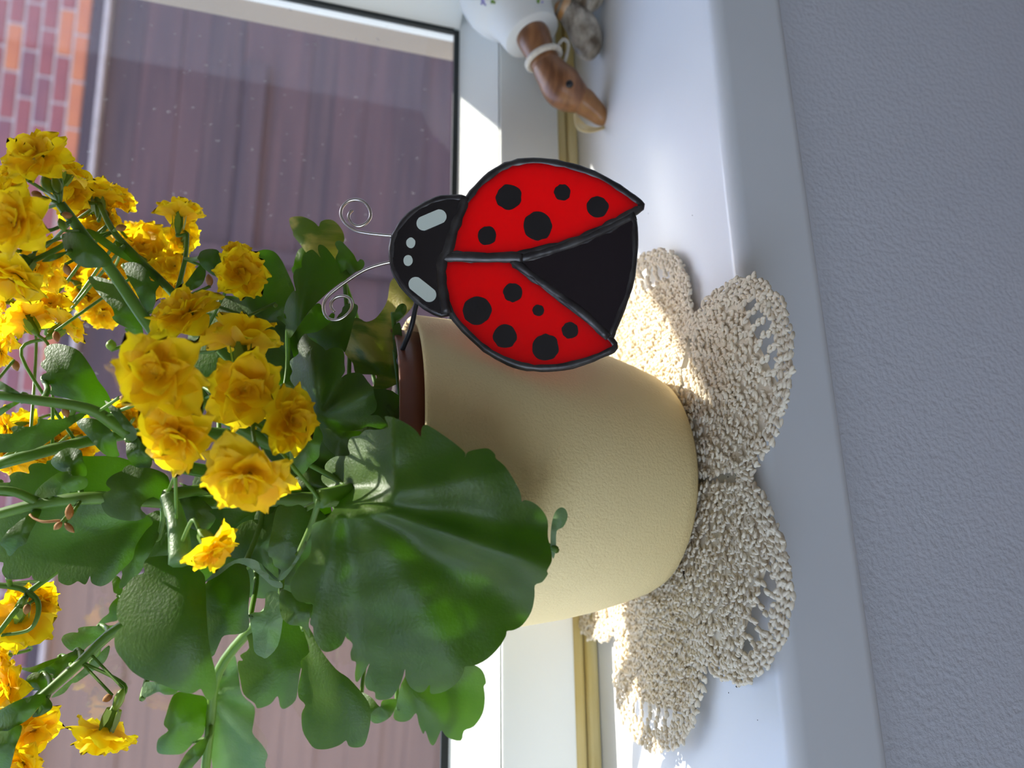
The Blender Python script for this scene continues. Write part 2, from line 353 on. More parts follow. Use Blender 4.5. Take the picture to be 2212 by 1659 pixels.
for ang, rt in ((-6, .115), (-68, .120), (-129, .113), (176, .117), (115, .112), (55, .112)):
    A = math.radians(ang); ca, sa = math.cos(A), math.sin(A); Y_ = Yarn()
    def put(rr, tt, dr, dt, L, r, lift=0):
        x = rr * ca - tt * sa; y = rr * sa + tt * ca
        Y_.bead((x, y, dz(x, y) + lift), (dr * ca - dt * sa, dr * sa + dt * ca, rng.uniform(-.35, .35)), L, r)
    r0 = .030; ri = 0
    while r0 < rt - .0155:
        h = half(r0, rt - .004) - .003; nst = max(1, int(2 * h / .0027)); 
        for k in range(nst + 1):
            tt = -h + 2 * h * k / max(nst, 1) + rng.normal(0, .0005); rr = r0 + .0012 * math.sin(tt * 300 + ri) + rng.normal(0, .0006)
            if rng.random() < .045: continue
            lf = rng.uniform(-.0004, .0006) + (.0006 if ri % 2 else 0)
            wq = rng.uniform(.4, 1.2); put(rr, tt - .0006, 1, wq, .0034, .00074, lf); put(rr, tt + .0006, 1, -wq, .0034, .00074, lf)
            if rng.random() < .5: put(rr + .001, tt, rng.uniform(-.6, .6), 1, .0030, .00072, lf + .0007)
        r0 += .0027; ri += 1
    # open band of chain arches
    n_ar = 9
    for k in range(n_ar + 1):
        tt = (-1 + 2 * k / n_ar) * .033; r1 = None
        rr = rt - .016
        while rr > .04 and half(rr, rt - .004) < abs(tt) + .002: rr -= .001
        r_out = rr + .0115
        for q in range(5):
            a_ = rr + (r_out - rr) * q / 4
            put(a_, tt + .0009 * math.sin(q * 2.1 + k), 1, .4 if q % 2 else -.4, .0036, .0010, .0008)
            put(a_ + .0007, tt + .0009 * math.sin(q * 2.1 + k) + .0006, 1, -.4 if q % 2 else .4, .0034, .0009, .0012)
    # scalloped border of fans
    nf = 44; pts = []
    for k in range(nf + 1):
        th = math.radians(-100 + 200 * k / nf); cxr = .072
        rr = cxr + (rt - cxr) * math.cos(th) if math.cos(th) > 0 else cxr + .03 * math.cos(th); tt = .0395 * math.sin(th)
        rr = max(rr, .06); pts.append((rr, tt, th))
    for k, (rr, tt, th) in enumerate(pts):
        sc = .0016 * abs(math.sin(k * math.pi / 5))
        for j in range(4):
            o1 = (-.0045 + .0022 * j); 
            put(rr + (o1 + sc) * math.cos(th), tt + (o1 + sc) * math.sin(th), math.cos(th + (.7 if (k + j) % 2 else -.7)), math.sin(th + (.7 if (k + j) % 2 else -.7)), .0042, .00095, rng.uniform(0, .0012))
            put(rr + (o1 + sc + .001) * math.cos(th + .03), tt + (o1 + sc) * math.sin(th + .03) , -math.sin(th), math.cos(th), .0040, .0009, rng.uniform(0, .0012))
    nr, ntt = 26, 22; g0 = Y_.n; gv = []
    for i in range(nr):
        rr = .028 + (rt - .0150 - .028) * i / (nr - 1); h = half(rr, rt - .004) - .002
        for j in range(ntt):
            tt = -h + 2 * h * j / (ntt - 1); x = rr * ca - tt * sa; y = rr * sa + tt * ca; gv.append((x, y, dz(x, y) - .0003))
    Y_.v.append(np.array(gv)); Y_.f.append(np.array([(g0 + i * ntt + j, g0 + (i + 1) * ntt + j, g0 + (i + 1) * ntt + j + 1, g0 + i * ntt + j + 1) for i in range(nr - 1) for j in range(ntt - 1)])); Y_.n += len(gv)
    Y_.build('crochet_petal', M['cotton'], doily)
Yc = Yarn()
for r0 in np.arange(.004, .034, .0034):
    n = max(4, int(2 * math.pi * r0 / .0034))
    for k in range(n):
        a = 2 * math.pi * k / n; Yc.bead((r0 * math.cos(a), r0 * math.sin(a), .0022), (math.cos(a + .6), math.sin(a + .6), 0), .004, .0009)
Yc.build('crochet_centre', M['cotton'], doily)

# ------------------------------------------------------------------ pots
ZP = .0050
prof = [(.040, ZP), (.0465, ZP + .0006), (.0505, ZP + .0035), (.0535, ZP + .009), (.0572, ZP + .02), (.0612, ZP + .034), (.0646, ZP + .05), (.0672, ZP + .067), (.0688, ZP + .085), (.0696, ZP + .105), (.0700, .128), (.0697, .1296), (.0690, .1304), (.0676, .1304), (.0668, .1290), (.0662, .122), (.065, .09), (.056, .03), (.044, .011)]
v, f = lathe_geo(prof, 96)
tag(mesh('flower_pot', v, f, M['cream']), 'cream stucco-textured round flower pot standing on the crocheted doily', 'flower pot')
npot = link('nursery_pot', None); npot.location = (0, 0, 0)
tag(npot, 'reddish brown plastic inner pot showing its rim inside the cream pot', 'inner pot')
v, f = lathe_geo([(.036, .0112), (.0445, .0125), (.060, .125), (.0625, .126), (.0632, .1385), (.0628, .1392), (.0616, .1392), (.0608, .1375), (.0595, .128), (.05, .06), (.034, .03)], 80)
mesh('pot_wall', v, f, M['terra'], npot)
v, f = lathe_geo([(.001, .12), (.0586, .12), (.0588, .130), (.04, .1325), (.002, .134)], 40); mesh('soil', v, f, M['soil'], npot)

# ------------------------------------------------------------------ stained glass ladybird on a wire
def CR(x0, y0, s): return lambda pts: [(x0 + p[0] / s, y0 + p[1] / s) for p in pts]
cF, cJ, cD, cK, cH, cL, cM, cE, cA, cB, cC, cI = (CR(690, 320, 3.03), CR(550, 430, 4.1475), CR(600, 850, 2.1), CR(550, 650, 3.6875), CR(150, 1200, 2.6024), CR(250, 950, 4.148),
    CR(0, 1200, 3.615), CR(350, 400, 3.0167), CR(0, 250, 3.686), CR(0, 600, 3.16), CR(0, 1050, 2.724), CR(0, 850, 4.74))
DB = .3095
bug = link('glass_ladybird', None); tag(bug, 'red and black stained glass ladybird plant stake with curled wire antennae', 'garden stake')
fd = lambda x, y: DB
w1 = cF([(845, 665), (870, 600), (900, 500), (930, 420), (985, 330), (1060, 240), (1160, 160), (1260, 112), (1400, 92), (1550, 108), (1700, 145), (1830, 195), (1950, 265), (2050, 335), (2098, 376), (2070, 405), (1980, 455), (1850, 520), (1700, 590), (1500, 650), (1340, 690), (1200, 705), (1050, 708), (900, 695)])
w2 = cF([(815, 735), (900, 732), (1050, 738), (1230, 735), (1300, 790), (1400, 860), (1550, 970), (1700, 1080), (1800, 1170), (1890, 1245), (1928, 1302), (1860, 1340), (1750, 1385), (1600, 1425), (1450, 1435), (1320, 1420), (1200, 1375), (1090, 1310), (1000, 1230), (930, 1160), (870, 1080), (830, 960), (812, 850)])
ab = cF([(1330, 745), (1450, 712), (1600, 670), (1750, 612), (1900, 545), (2040, 470), (2055, 560), (2055, 700), (2040, 830), (2010, 950), (1960, 1080), (1915, 1190), (1895, 1235), (1800, 1150), (1650, 1030), (1500, 920), (1400, 845)])
hd = cF([(485, 760), (480, 680), (490, 600), (530, 520), (600, 440), (700, 375), (800, 337), (910, 333), (948, 345), (910, 440), (870, 550), (835, 660), (795, 730), (788, 820), (800, 950), (828, 1085), (720, 1050), (640, 990), (570, 920), (510, 830)])
W1 = sheet('wing_pane', w1, fd, .003, M['redglass'], bug, 2, 14, False); W2 = sheet('wing_pane', w2, fd, .003, M['redglass'], bug, 2, 14, False)
W1['label'] = 'red glass wing with five black spots'; W2['label'] = 'red glass wing with six black spots'
AB = sheet('abdomen_pane', ab, fd, .003, M['wine'], bug, 2, 14, False); HD = sheet('head_pane', hd, fd, .003, M['blackglass'], bug, 2, 14, False)
def came(pts, r, closed=True, n=3):
    P = crom([at(x, y, DB) for x, y in pts], n, closed)
    tube('came', P, [r * random.uniform(.9, 1.12) for _ in P], M['lead'], bug, 8, closed)
for pl, r in ((w1, .0019), (w2, .0019), (ab, .0017), (hd, .0016)): came(pl, r)
came(cF([(955, 330), (930, 415), (880, 540), (840, 680), (805, 735), (800, 850), (812, 960), (835, 1085)]), .0026, False)
came(cF([(800, 720), (900, 717), (1050, 723), (1220, 720), (1330, 722)]), .0025, False)
came(cF([(1260, 735), (1330, 790), (1450, 880), (1600, 990), (1750, 1110), (1890, 1240)]), .0023, False)
came(cF([(1300, 728), (1450, 688), (1600, 645), (1750, 588), (1900, 522), (2060, 440)]), .0023, False)
def disc(name, cx, cy, r, mat, parent, r2=None, n=20, jag=.05, ang=0, lift=.0019):
    poly = []
    for k in range(n):
        a = 2 * math.pi * k / n; rr = r * (1 + random.uniform(-jag, jag)); x = rr * math.cos(a); y = (rr / r * (r2 or r)) * math.sin(a)
        poly.append((cx + x * math.cos(ang) - y * math.sin(ang), cy + x * math.sin(ang) + y * math.cos(ang)))
    return sheet(name, poly, lambda x, y: DB - lift, .0008, mat, parent, 2, max(3, r / 4))
for (x, y, r), par in [((1240, 320, 84), W1), ((1590, 290, 54), W1), ((1820, 385, 72), W1), ((1430, 510, 94), W1), ((1097, 573, 62), W1), ((1030, 1063, 95), W2), ((1265, 945, 62), W2), ((1432, 1062, 38), W2), ((1215, 1232, 78), W2), ((1480, 1305, 88), W2), ((1640, 1193, 54), W2)]:
    (px, py), = cF([(x, y)]); disc('spot', px, py, r / 3.03, M['spot'], par)
(px, py), = cF([(598, 620)]); disc('eye', px, py, 10, M['white_enamel'], HD, 11.5, 14, .03)
(px, py), = cF([(580, 735)]); disc('eye', px, py, 10, M['white_enamel'], HD, 12, 14, .03)
def patch(a, b, r):
    (ax, ay), (bx, by) = cF([a, b]); an = math.atan2(by - ay, bx - ax); poly = []
    for k in range(9): t_ = an - math.pi / 2 + math.pi * k / 8; poly.append((bx + r * math.cos(t_), by + r * math.sin(t_)))
    for k in range(9): t_ = an + math.pi / 2 + math.pi * k / 8; poly.append((ax + r * math.cos(t_), ay + r * math.sin(t_)))
    sheet('cheek_patch', poly, lambda x, y: DB - .0019, .0008, M['white_enamel'], HD, 2, 5)
patch((682, 492), (785, 448), 15.5); patch((630, 890), (718, 960), 15.5)
for an in ([(1260, 330), (1130, 320), (1000, 305), (900, 280), (820, 225), (775, 150), (785, 75), (840, 20), (910, 5), (980, 25), (1030, 90), (1037, 160), (1000, 215), (940, 243), (880, 225), (845, 175), (850, 130), (878, 98)],
           [(1245, 560), (1130, 585), (1000, 630), (880, 700), (740, 800), (650, 880), (618, 950), (625, 1020), (660, 1068), (720, 1085), (790, 1065), (850, 1010), (872, 950), (850, 890), (790, 868), (730, 880), (690, 920), (685, 970), (715, 1010)]):
    tube('antenna', crom([at(x, y, DB) for x, y in cJ(an)], 5), .00062, M['steel'], bug, 8)
sp = cJ([(1500, 800), (1450, 940), (1400, 1160), (1335, 1320), (1300, 1420), (1312, 1480)])
sdp = [DB + .002, DB + .003, DB + .004, .318, .322, .326]
P = [at(x, y, d) for (x, y), d in zip(sp, sdp)]; P.append(Vector((P[-1].x - .003, P[-1].y + .004, .126)))
tube('stake_wire', crom(P, 4), .00105, M['wire'], bug, 8)

# ------------------------------------------------------------------ kalanchoe plant
plant = link('kalanchoe_plant', None); plant.location = (0, 0, .13)
bpy.context.view_layer.update()
PINV = Matrix.Translation((0, 0, -.13))
tag(plant, 'yellow flowering kalanchoe with scalloped succulent leaves growing in the pot', 'plant')
def pp(o):            # parts are modelled in room coordinates: keep them in place under the plant
    o.matrix_parent_inverse = PINV; return o
TRUNK = [Vector((0, 0, .128)), Vector((.008, .0, .16)), Vector((.012, .002, .20)), Vector((.010, .004, .245)), Vector((-.005, .005, .29))]
pp(tube('stem', crom(TRUNK, 4), [.0034] * 5 + [.003] * 6 + [.0024] * 6, M['stem'], plant, 10))
STEMPTS = [p for p in crom(TRUNK, 6)]
def stem(pts, r0, r1, mat='stem', name='stem'):
    P = crom([p if isinstance(p, Vector) else at(*p) for p in pts], 4); n = len(P)
    pp(tube(name, P, [r0 + (r1 - r0) * i / (n - 1) for i in range(n)], M[mat], plant, 8)); STEMPTS.extend(P)
soilp = lambda x, y: Vector((x, y, .131))
stem([(130, 440, .292), (190, 520, .297), (245, 590, .30), (335, 720, .303), (480, 900, .318), (680, 985, .33), soilp(.012, -.012)], .0018, .0030)
stem([(215, 440, .338), (245, 500, .335), (300, 560, .337), (380, 640, .335), (520, 800, .336), (700, 930, .34), soilp(.02, .0)], .0011, .0026)
stem([(405, 505, .348), (400, 560, .343), (380, 640, .335)], .0008, .0012)
stem([(-30, 850, .28), (60, 862, .281), (190, 883, .286), (260, 925, .292), (400, 1010, .306), (660, 1030, .325), soilp(.0, -.02)], .0015, .0032)
stem([(-30, 1118, .288), (85, 1088, .289), (215, 1075, .29), (400, 1085, .303), (620, 1078, .312), (740, 1075, .318), soilp(-.006, -.026)], .0019, .0034)
stem([(-30, 1058, .284), (30, 1062, .286), (85, 1087, .289)], .0014, .0018)
stem([(-20, 1600, .305), (40, 1540, .307), (90, 1505, .31), (175, 1430, .318), (260, 1355, .323), (420, 1290, .33), (680, 1130, .338), soilp(-.02, .0)], .0014, .0028)
stem([(440, 1700, .380), (455, 1560, .378), (472, 1450, .375), (560, 1340, .368), (740, 1170, .342), soilp(-.018, .012)], .0021, .0028)
stem([(360, 1070, .287), (372, 1095, .285), (385, 1145, .279), (390, 1215, .272)], .0026, .0040, 'leafp', 'petiole')
stem([(360, 1070, .287), (420, 1060, .30), (560, 1050, .316)], .0024, .0018, 'stem', 'petiole')
stem([(690, 1078, .272), (760, 1060, .285), (840, 1035, .305), soilp(-.005, -.02)], .0034, .0026, 'stem', 'petiole')
stem([(-10, 1375, .302), (25, 1330, .305), (58, 1278, .31), (-20, 1262, .31)], .0009, .0012)
stem([(60, 1278, .31), (82, 1300, .308), (80, 1335, .306), (60, 1362, .305), (5, 1372, .304)], .0012, .0006)
stem([(60, 1280, .31), (115, 1240, .315), (180, 1190, .32)], .0011, .0012)
# leaves: outline, material, distance, tilt per 100 px in x and y, cup, ripple (centre, waves, height)
LV = []
def leaf(poly, mat, d0, gx=0, gy=0, cup=0, rip=None, thick=.0011, base=None):
    cx = sum(p[0] for p in poly) / len(poly); cy = sum(p[1] for p in poly) / len(poly)
    size = max(max(p[0] for p in poly) - min(p[0] for p in poly), max(p[1] for p in poly) - min(p[1] for p in poly)) / 2
    rx, ry, rk, ra, rp = rip or (cx, cy, 3, .0012, random.uniform(0, 6))
    def df(x, y):
        q = math.hypot(x - cx, y - cy) / size; th = math.atan2(y - ry, x - rx); qq = min(1, math.hypot(x - rx, y - ry) / size)
        return d0 + gx * (x - cx) / 100 + gy * (y - cy) / 100 + cup * q * q + ra * qq * math.sin(rk * th + rp)
    o = pp(sheet('leaf', poly, df, thick, M[mat], plant, rim=M['rim'])); LV.append((poly, df, base)); return o
big = cD([(485, 105), (530, 110), (590, 140), (630, 170), (648, 195), (652, 160), (668, 142), (700, 155), (760, 195), (820, 240), (850, 270), (850, 290), (862, 265), (910, 252), (955, 250), (985, 275), (990, 295), (1030, 330), (1070, 390), (1100, 450), (1107, 490), (1120, 483), (1160, 495), (1200, 530), (1225, 580), (1225, 650), (1240, 710), (1243, 760), (1222, 803), (1225, 820), (1200, 855), (1167, 870), (1165, 920), (1150, 990), (1110, 1050), (1070, 1073), (1040, 1078), (1035, 1100), (1005, 1150), (950, 1205), (890, 1235), (850, 1238), (845, 1260), (820, 1305), (770, 1345), (720, 1362), (692, 1358), (690, 1320), (665, 1350), (635, 1355), (600, 1330), (580, 1290), (577, 1250), (560, 1310), (520, 1375), (480, 1390), (445, 1385), (440, 1355), (410, 1345), (393, 1310), (405, 1260), (415, 1225), (370, 1300), (354, 1305), (350, 1270), (355, 1220), (335, 1210), (330, 1175), (340, 1140), (325, 1110), (315, 1085), (290, 1140), (240, 1170), (200, 1165), (165, 1110), (160, 1060), (145, 1040), (160, 955), (100, 945), (65, 910), (60, 850), (100, 780), (150, 720), (155, 600), (215, 570), (250, 530), (280, 490), (270, 455), (205, 405), (200, 370), (230, 385), (270, 395), (215, 345), (225, 310), (265, 285), (325, 280), (318, 240), (330, 200), (370, 190), (400, 165), (455, 165), (500, 150)])
RIDGE = ((-62, .5, .28), (-30, -.6, .2), (-8, .7, .16), (8, -.7, .10), (19, 1.0, .09), (33, -.9, .16), (58, .5, .2), (82, -.7, .16), (104, .8, .16), (128, -.5, .2), (155, .6, .25))
def bigdepth(x, y):
    th = math.degrees(math.atan2(y - 1075, x - 740)); r = math.hypot(x - 740, y - 1075) / 400
    d = .262 - .000010 * (x - 900) - .000006 * (y - 1150) + .010 * r * r
    d -= sum(a * .0048 * math.exp(-((th - t0) / (w * 57)) ** 2) for t0, a, w in RIDGE) * min(1.15, r)
    d += .00022 * max(0, 852 - x) * max(0, min(1, (1110 - y) / 60)) + .0007 * math.sin(x / 31 + y / 55) * math.sin(y / 23 - x / 70)
    return d
pp(sheet('leaf', big, bigdepth, .0016, M['leaf'], plant, step=9, rim=M['rim'])); LV.append((big, bigdepth, None))
LEAFDATA = [
 (cJ([(310, 180), (340, 160), (420, 155), (490, 180), (545, 215), (575, 245), (590, 205), (640, 183), (700, 190), (750, 230), (790, 290), (805, 350), (795, 390), (770, 390), (745, 480), (740, 560), (650, 600), (560, 560), (470, 490), (420, 420), (350, 330), (345, 300), (320, 240)]), 'leafv', .362, 0, -.003, .004),
 (cJ([(450, 430), (395, 455), (362, 530), (347, 600), (332, 620), (345, 665), (400, 720), (480, 640), (500, 520)]), 'leaf', .368, 0, 0, .003),
 (cJ([(570, 420), (590, 408), (630, 425), (680, 480), (725, 545), (760, 620), (770, 665), (830, 625), (890, 618), (915, 640), (870, 680), (770, 750), (690, 810), (610, 880), (520, 970), (440, 1070), (360, 1190), (310, 1250), (290, 1180), (270, 1120), (200, 1070), (215, 1050), (260, 1060), (285, 1070), (265, 1000), (280, 930), (310, 870), (350, 820), (368, 822), (355, 760), (345, 690), (370, 630), (420, 615), (420, 560), (440, 500), (480, 465), (520, 455), (560, 490), (592, 525), (570, 470)]), 'leaf', .332, .001, -.002, .004, (640, 760, 6, .004, 1)),
 (cJ([(720, 400), (740, 375), (780, 380), (830, 430), (890, 500), (920, 560), (945, 540), (975, 550), (985, 590), (960, 630), (915, 650), (870, 670), (800, 700), (750, 690), (735, 600), (725, 530), (750, 470), (735, 440)]), 'leaf', .339, .003, -.002, .003),
 (cE([(610, 450), (640, 425), (690, 420), (740, 440), (780, 490), (810, 550), (850, 640), (865, 690), (840, 720), (800, 790), (800, 870), (830, 940), (830, 1000), (840, 1060), (860, 1130), (850, 1200), (770, 1245), (700, 1235), (600, 1180), (450, 1050), (380, 900), (350, 800), (350, 720), (500, 740), (560, 600)]), 'leaf', .346, 0, -.002, .006, (560, 700, 5, .004, 2)),
 (cJ([(600, 960), (580, 935), (550, 940), (510, 980), (450, 1060), (380, 1150), (310, 1270), (300, 1420), (340, 1480), (480, 1460), (600, 1350), (650, 1200), (690, 1120), (720, 1040), (690, 1020), (650, 1060), (620, 1020)]), 'leaf', .350, 0, -.001, .003),
 (cJ([(455, 1215), (500, 1200), (560, 1190), (610, 1160), (650, 1130), (680, 1100), (720, 1090), (750, 1040), (780, 1010), (790, 970), (830, 940), (880, 935), (920, 950), (925, 990), (900, 1060), (880, 1130), (850, 1250), (810, 1370), (780, 1345), (720, 1330), (660, 1345), (620, 1355), (580, 1320), (550, 1260), (500, 1240)]), 'leaf', .322, .002, -.002, .006),
 (cK([(565, 395), (600, 378), (650, 370), (695, 385), (715, 430), (715, 500), (720, 560), (690, 610), (660, 635), (720, 590), (780, 572), (850, 578), (900, 640), (945, 700), (955, 760), (975, 820), (960, 880), (920, 910), (980, 910), (1020, 940), (1060, 990), (1050, 1025), (1000, 1020), (900, 1000), (840, 1025), (740, 1035), (600, 1020), (520, 1010), (500, 940), (470, 880), (420, 860), (380, 780), (330, 700), (280, 620), (300, 560), (280, 480), (350, 420), (340, 350), (400, 260), (440, 300), (500, 340), (545, 370)]), 'leaf', .302, -.002, .001, .006, (690, 900, 5, .005, .5)),
 (cJ([(1195, 880), (1205, 800), (1220, 740), (1260, 700), (1310, 740), (1370, 840), (1425, 910), (1410, 970), (1350, 1040), (1300, 1090), (1250, 1130), (1245, 1200), (1250, 1330), (1280, 1420), (1325, 1480), (1325, 1560), (1300, 1640), (1180, 1700), (1060, 1745), (1075, 1650), (1090, 1580), (960, 1570), (900, 1555), (880, 1470), (820, 1400), (810, 1370), (850, 1250), (890, 1075), (940, 1070), (1000, 1100), (1080, 1070), (1140, 1000), (1175, 940)]), 'leafv', .343, .001, -.002, .004, (850, 830, 7, .004, 1)),
 (cJ([(1240, 1060), (1260, 1000), (1290, 950), (1330, 935), (1360, 960), (1360, 1010), (1320, 1060), (1270, 1090)]), 'leaf', .333, 0, 0, .002),
 (cJ([(1235, 1170), (1265, 1120), (1300, 1110), (1320, 1200), (1320, 1320), (1290, 1410), (1255, 1390), (1240, 1290)]), 'leaf', .331, 0, 0, .002),
 (cK([(520, 1000), (680, 1030), (850, 1040), (800, 1090), (750, 1100), (760, 1230), (660, 1240), (560, 1150), (540, 1080)]), 'leaf', .317, 0, .004, .003),
 (cK([(430, 850), (500, 930), (520, 1010), (545, 1080), (520, 1170), (510, 1250), (440, 1310), (400, 1370), (340, 1390), (280, 1290), (300, 1050), (380, 900)]), 'leaf', .290, .001, 0, .005),
 (cK([(320, 1410), (400, 1370), (450, 1330), (520, 1380), (640, 1480), (520, 1560), (400, 1540), (340, 1470)]), 'leaf', .316, 0, 0, .003),
 (cK([(1030, 860), (1070, 820), (1110, 880), (1170, 820), (1190, 900), (1180, 990), (1100, 960), (1040, 930)]), 'leaf', .320, 0, 0, .002),
 (cH([(560, 0), (640, 10), (700, 60), (750, 100), (765, 150), (770, 300), (780, 450), (800, 570), (820, 650), (825, 750), (800, 810), (770, 805), (750, 770), (735, 750), (690, 775), (620, 765), (540, 735), (480, 710), (420, 695), (350, 650), (310, 600), (265, 540), (252, 480), (265, 430), (300, 395), (275, 370), (265, 320), (275, 250), (310, 180), (360, 120), (420, 95), (415, 50), (440, 15), (480, 5)]), 'leaf', .268, .001, -.003, .010, (390, 1210, 3, .002, 1), .0018),
 (cH([(765, 160), (830, 110), (920, 45), (980, 55), (1010, 110), (1015, 200), (1005, 300), (1010, 400), (960, 440), (870, 450), (840, 500), (800, 570), (740, 480), (730, 300)]), 'leaf', .296, 0, 0, .004),
 (cH([(760, 150), (830, 85), (930, 25), (1000, 15), (1060, 35), (1078, 80), (1118, 105), (1125, 135), (1190, 150), (1195, 182), (1140, 172), (1080, 118), (1000, 60), (930, 45), (840, 110)]), 'leafp', .290, 0, .004, .003),
 (cH([(1000, 420), (1010, 520), (960, 560), (975, 590), (945, 600), (960, 700), (980, 780), (1040, 830), (1060, 860), (1130, 835), (1170, 790), (1185, 850), (1215, 860), (1270, 815), (1285, 740), (1300, 640), (1330, 590), (1350, 545), (1330, 450), (1300, 360), (1200, 300), (1100, 340)]), 'leaf', .366, 0, -.002, .003),
 (cH([(1015, 330), (1090, 310), (1110, 210), (1180, 210), (1200, 300), (1195, 400), (1170, 510), (1110, 575), (1080, 570), (1040, 540), (1030, 450)]), 'leafp', .305, 0, .003, .002),
 (cH([(1185, 190), (1250, 210), (1330, 270), (1370, 280), (1345, 380), (1350, 460), (1310, 400), (1240, 390), (1195, 350), (1180, 270)]), 'leaf', .300, 0, 0, .003),
 (cH([(1300, 370), (1330, 380), (1380, 460), (1420, 540), (1500, 640), (1570, 690), (1650, 780), (1690, 850), (1690, 950), (1660, 1060), (1610, 1080), (1570, 1070), (1555, 1040), (1520, 1065), (1450, 1088), (1380, 1085), (1340, 1040), (1310, 980), (1305, 890), (1325, 840), (1290, 800), (1285, 740), (1305, 640), (1300, 590), (1350, 540), (1325, 450)]), 'leaf', .345, 0, -.003, .005, (660, 1360, 5, .003, 0)),
 (cH([(1640, 770), (1700, 800), (1745, 850), (1760, 815), (1830, 805), (1840, 830), (1810, 900), (1750, 940), (1700, 935), (1660, 860)]), 'leaf', .352, 0, 0, .003),
 (cD([(525, 1470), (560, 1490), (600, 1480), (628, 1450), (640, 1500), (660, 1545), (670, 1530), (690, 1585), (710, 1593), (735, 1540), (745, 1530), (770, 1560), (830, 1575), (845, 1530), (890, 1510), (930, 1450), (940, 1380), (935, 1330), (945, 1310), (930, 1260), (890, 1230), (800, 1200), (700, 1230), (580, 1280), (540, 1400)]), 'leaf', .372, .002, .003, .003, (840, 1430, 5, .003, 0)),
 (cH([(600, 770), (650, 765), (700, 780), (770, 800), (770, 880), (755, 1000), (700, 1050), (640, 1110), (580, 1120), (510, 1115), (490, 1090), (500, 1030), (555, 985), (530, 950), (545, 890), (570, 810)]), 'leaf', .372, .003, .002, .006),
 (cH([(850, 640), (910, 570), (930, 560), (950, 650), (970, 780), (1040, 850), (1035, 940), (1030, 1000), (1080, 1060), (1115, 1120), (1100, 1180), (1120, 1300), (820, 1300), (805, 1194), (790, 1050), (810, 1000), (830, 800)]), 'leafp', .386, -.002, .002, .003, (460, 1500, 6, .003, 0)),
 (cH([(600, 1230), (650, 1120), (720, 1050), (785, 1018), (770, 1070), (750, 1120), (700, 1180), (650, 1240)]), 'leaf', .366, 0, 0, .002),
 (cC([(-40, 420), (20, 450), (10, 500), (40, 545), (100, 550), (170, 540), (185, 525), (200, 550), (260, 560), (335, 500), (345, 560), (400, 585), (440, 570), (460, 560), (500, 580), (520, 550), (530, 530), (540, 570), (590, 590), (640, 570), (680, 530), (710, 500), (780, 430), (800, 350), (860, 260), (900, 210), (830, 150), (720, 120), (600, 100), (400, 80), (220, 90), (-40, 160)]), 'leaf', .298, 0, .002, .006, (330, 1110, 5, .003, 0)),
 (cI([(-60, 920), (100, 910), (95, 850), (140, 810), (210, 800), (300, 820), (290, 760), (330, 720), (420, 710), (470, 720), (480, 690), (520, 680), (600, 620), (850, 640), (1000, 640), (1150, 640), (1280, 670), (1400, 730), (1300, 900), (1150, 1040), (900, 1080), (400, 1060), (-60, 1040)]), 'leaf', .301, 0, -.002, .005),
 (cI([(520, 690), (600, 600), (680, 560), (760, 558), (835, 590), (850, 680), (885, 760), (885, 840), (820, 850), (740, 840), (720, 795), (640, 800), (560, 760)]), 'leaf', .290, 0, 0, .003),
 (cI([(355, 1030), (400, 960), (480, 890), (580, 820), (660, 800), (720, 800), (740, 840), (830, 845), (890, 870), (900, 930), (850, 980), (700, 1020), (500, 1060), (410, 1090), (390, 1110)]), 'leaf', .285, 0, .002, .003),
 (cI([(1410, 760), (1330, 730), (1270, 760), (1250, 790), (1160, 830), (1095, 890), (1090, 940), (1135, 985), (1070, 1020), (1035, 1080), (1050, 1180), (1110, 1250), (1220, 1290), (1340, 1305), (1430, 1295), (1500, 1250), (1440, 1180), (1480, 1110), (1570, 1060), (1700, 1120), (1740, 1000), (1720, 850), (1600, 780), (1500, 760)]), 'leaf', .288, .002, -.003, .004),
 (cI([(1300, 480), (1340, 430), (1420, 400), (1520, 400), (1560, 480), (1560, 620), (1540, 760), (1410, 760), (1340, 710), (1300, 650), (1290, 570)]), 'leaf', .292, .002, 0, .003),
 (cI([(-60, 425), (130, 410), (110, 360), (160, 330), (300, 340), (380, 310), (390, 255), (480, 265), (600, 265), (700, 240), (860, 190), (860, 240), (770, 300), (640, 390), (500, 490), (350, 570), (150, 600), (-60, 590)]), 'leaf', .284, 0, -.002, .003),
 (cI([(-60, 190), (60, 120), (160, 80), (240, 70), (180, 110), (100, 160), (-20, 240)]), 'leaf', .282, 0, 0, .002),
 (cI([(-60, -160), (0, -130), (120, -60), (240, 20), (260, 60), (180, 60), (60, -20), (-60, -60)]), 'leaf', .280, 0, 0, .002),
 (cI([(780, 300), (870, 250), (1000, 270), (1100, 340), (1180, 440), (1200, 560), (1220, 640), (1100, 640), (1000, 560), (900, 440)]), 'leaf', .298, 0, .002, .003),
 (cB([(300, 500), (330, 460), (400, 450), (480, 470), (540, 500), (590, 560), (640, 640), (670, 700), (730, 780), (760, 860), (740, 930), (600, 860), (320, 790), (360, 765), (330, 720), (285, 690), (290, 660), (320, 645), (285, 610), (280, 580), (310, 550)]), 'leaf', .298, 0, 0, .005),
 (cB([(715, 840), (770, 870), (830, 920), (890, 990), (940, 1060), (920, 1110), (870, 1110), (850, 1080), (890, 1060), (840, 1030), (800, 970), (760, 920)]), 'leaf', .285, .002, 0, .002),
 (cB([(600, 0), (700, 0), (820, 60), (900, 200), (960, 300), (980, 400), (970, 470), (920, 440), (850, 350), (870, 345), (800, 310), (765, 270), (780, 255), (760, 200), (680, 120)]), 'leaf', .315, 0, 0, .004),
 (cA([(497, 960), (530, 930), (600, 925), (680, 950), (760, 1010), (830, 1070), (890, 1150), (850, 1200), (760, 1210), (680, 1210), (600, 1170), (540, 1110), (505, 1040)]), 'leaf', .288, .001, 0, .003),
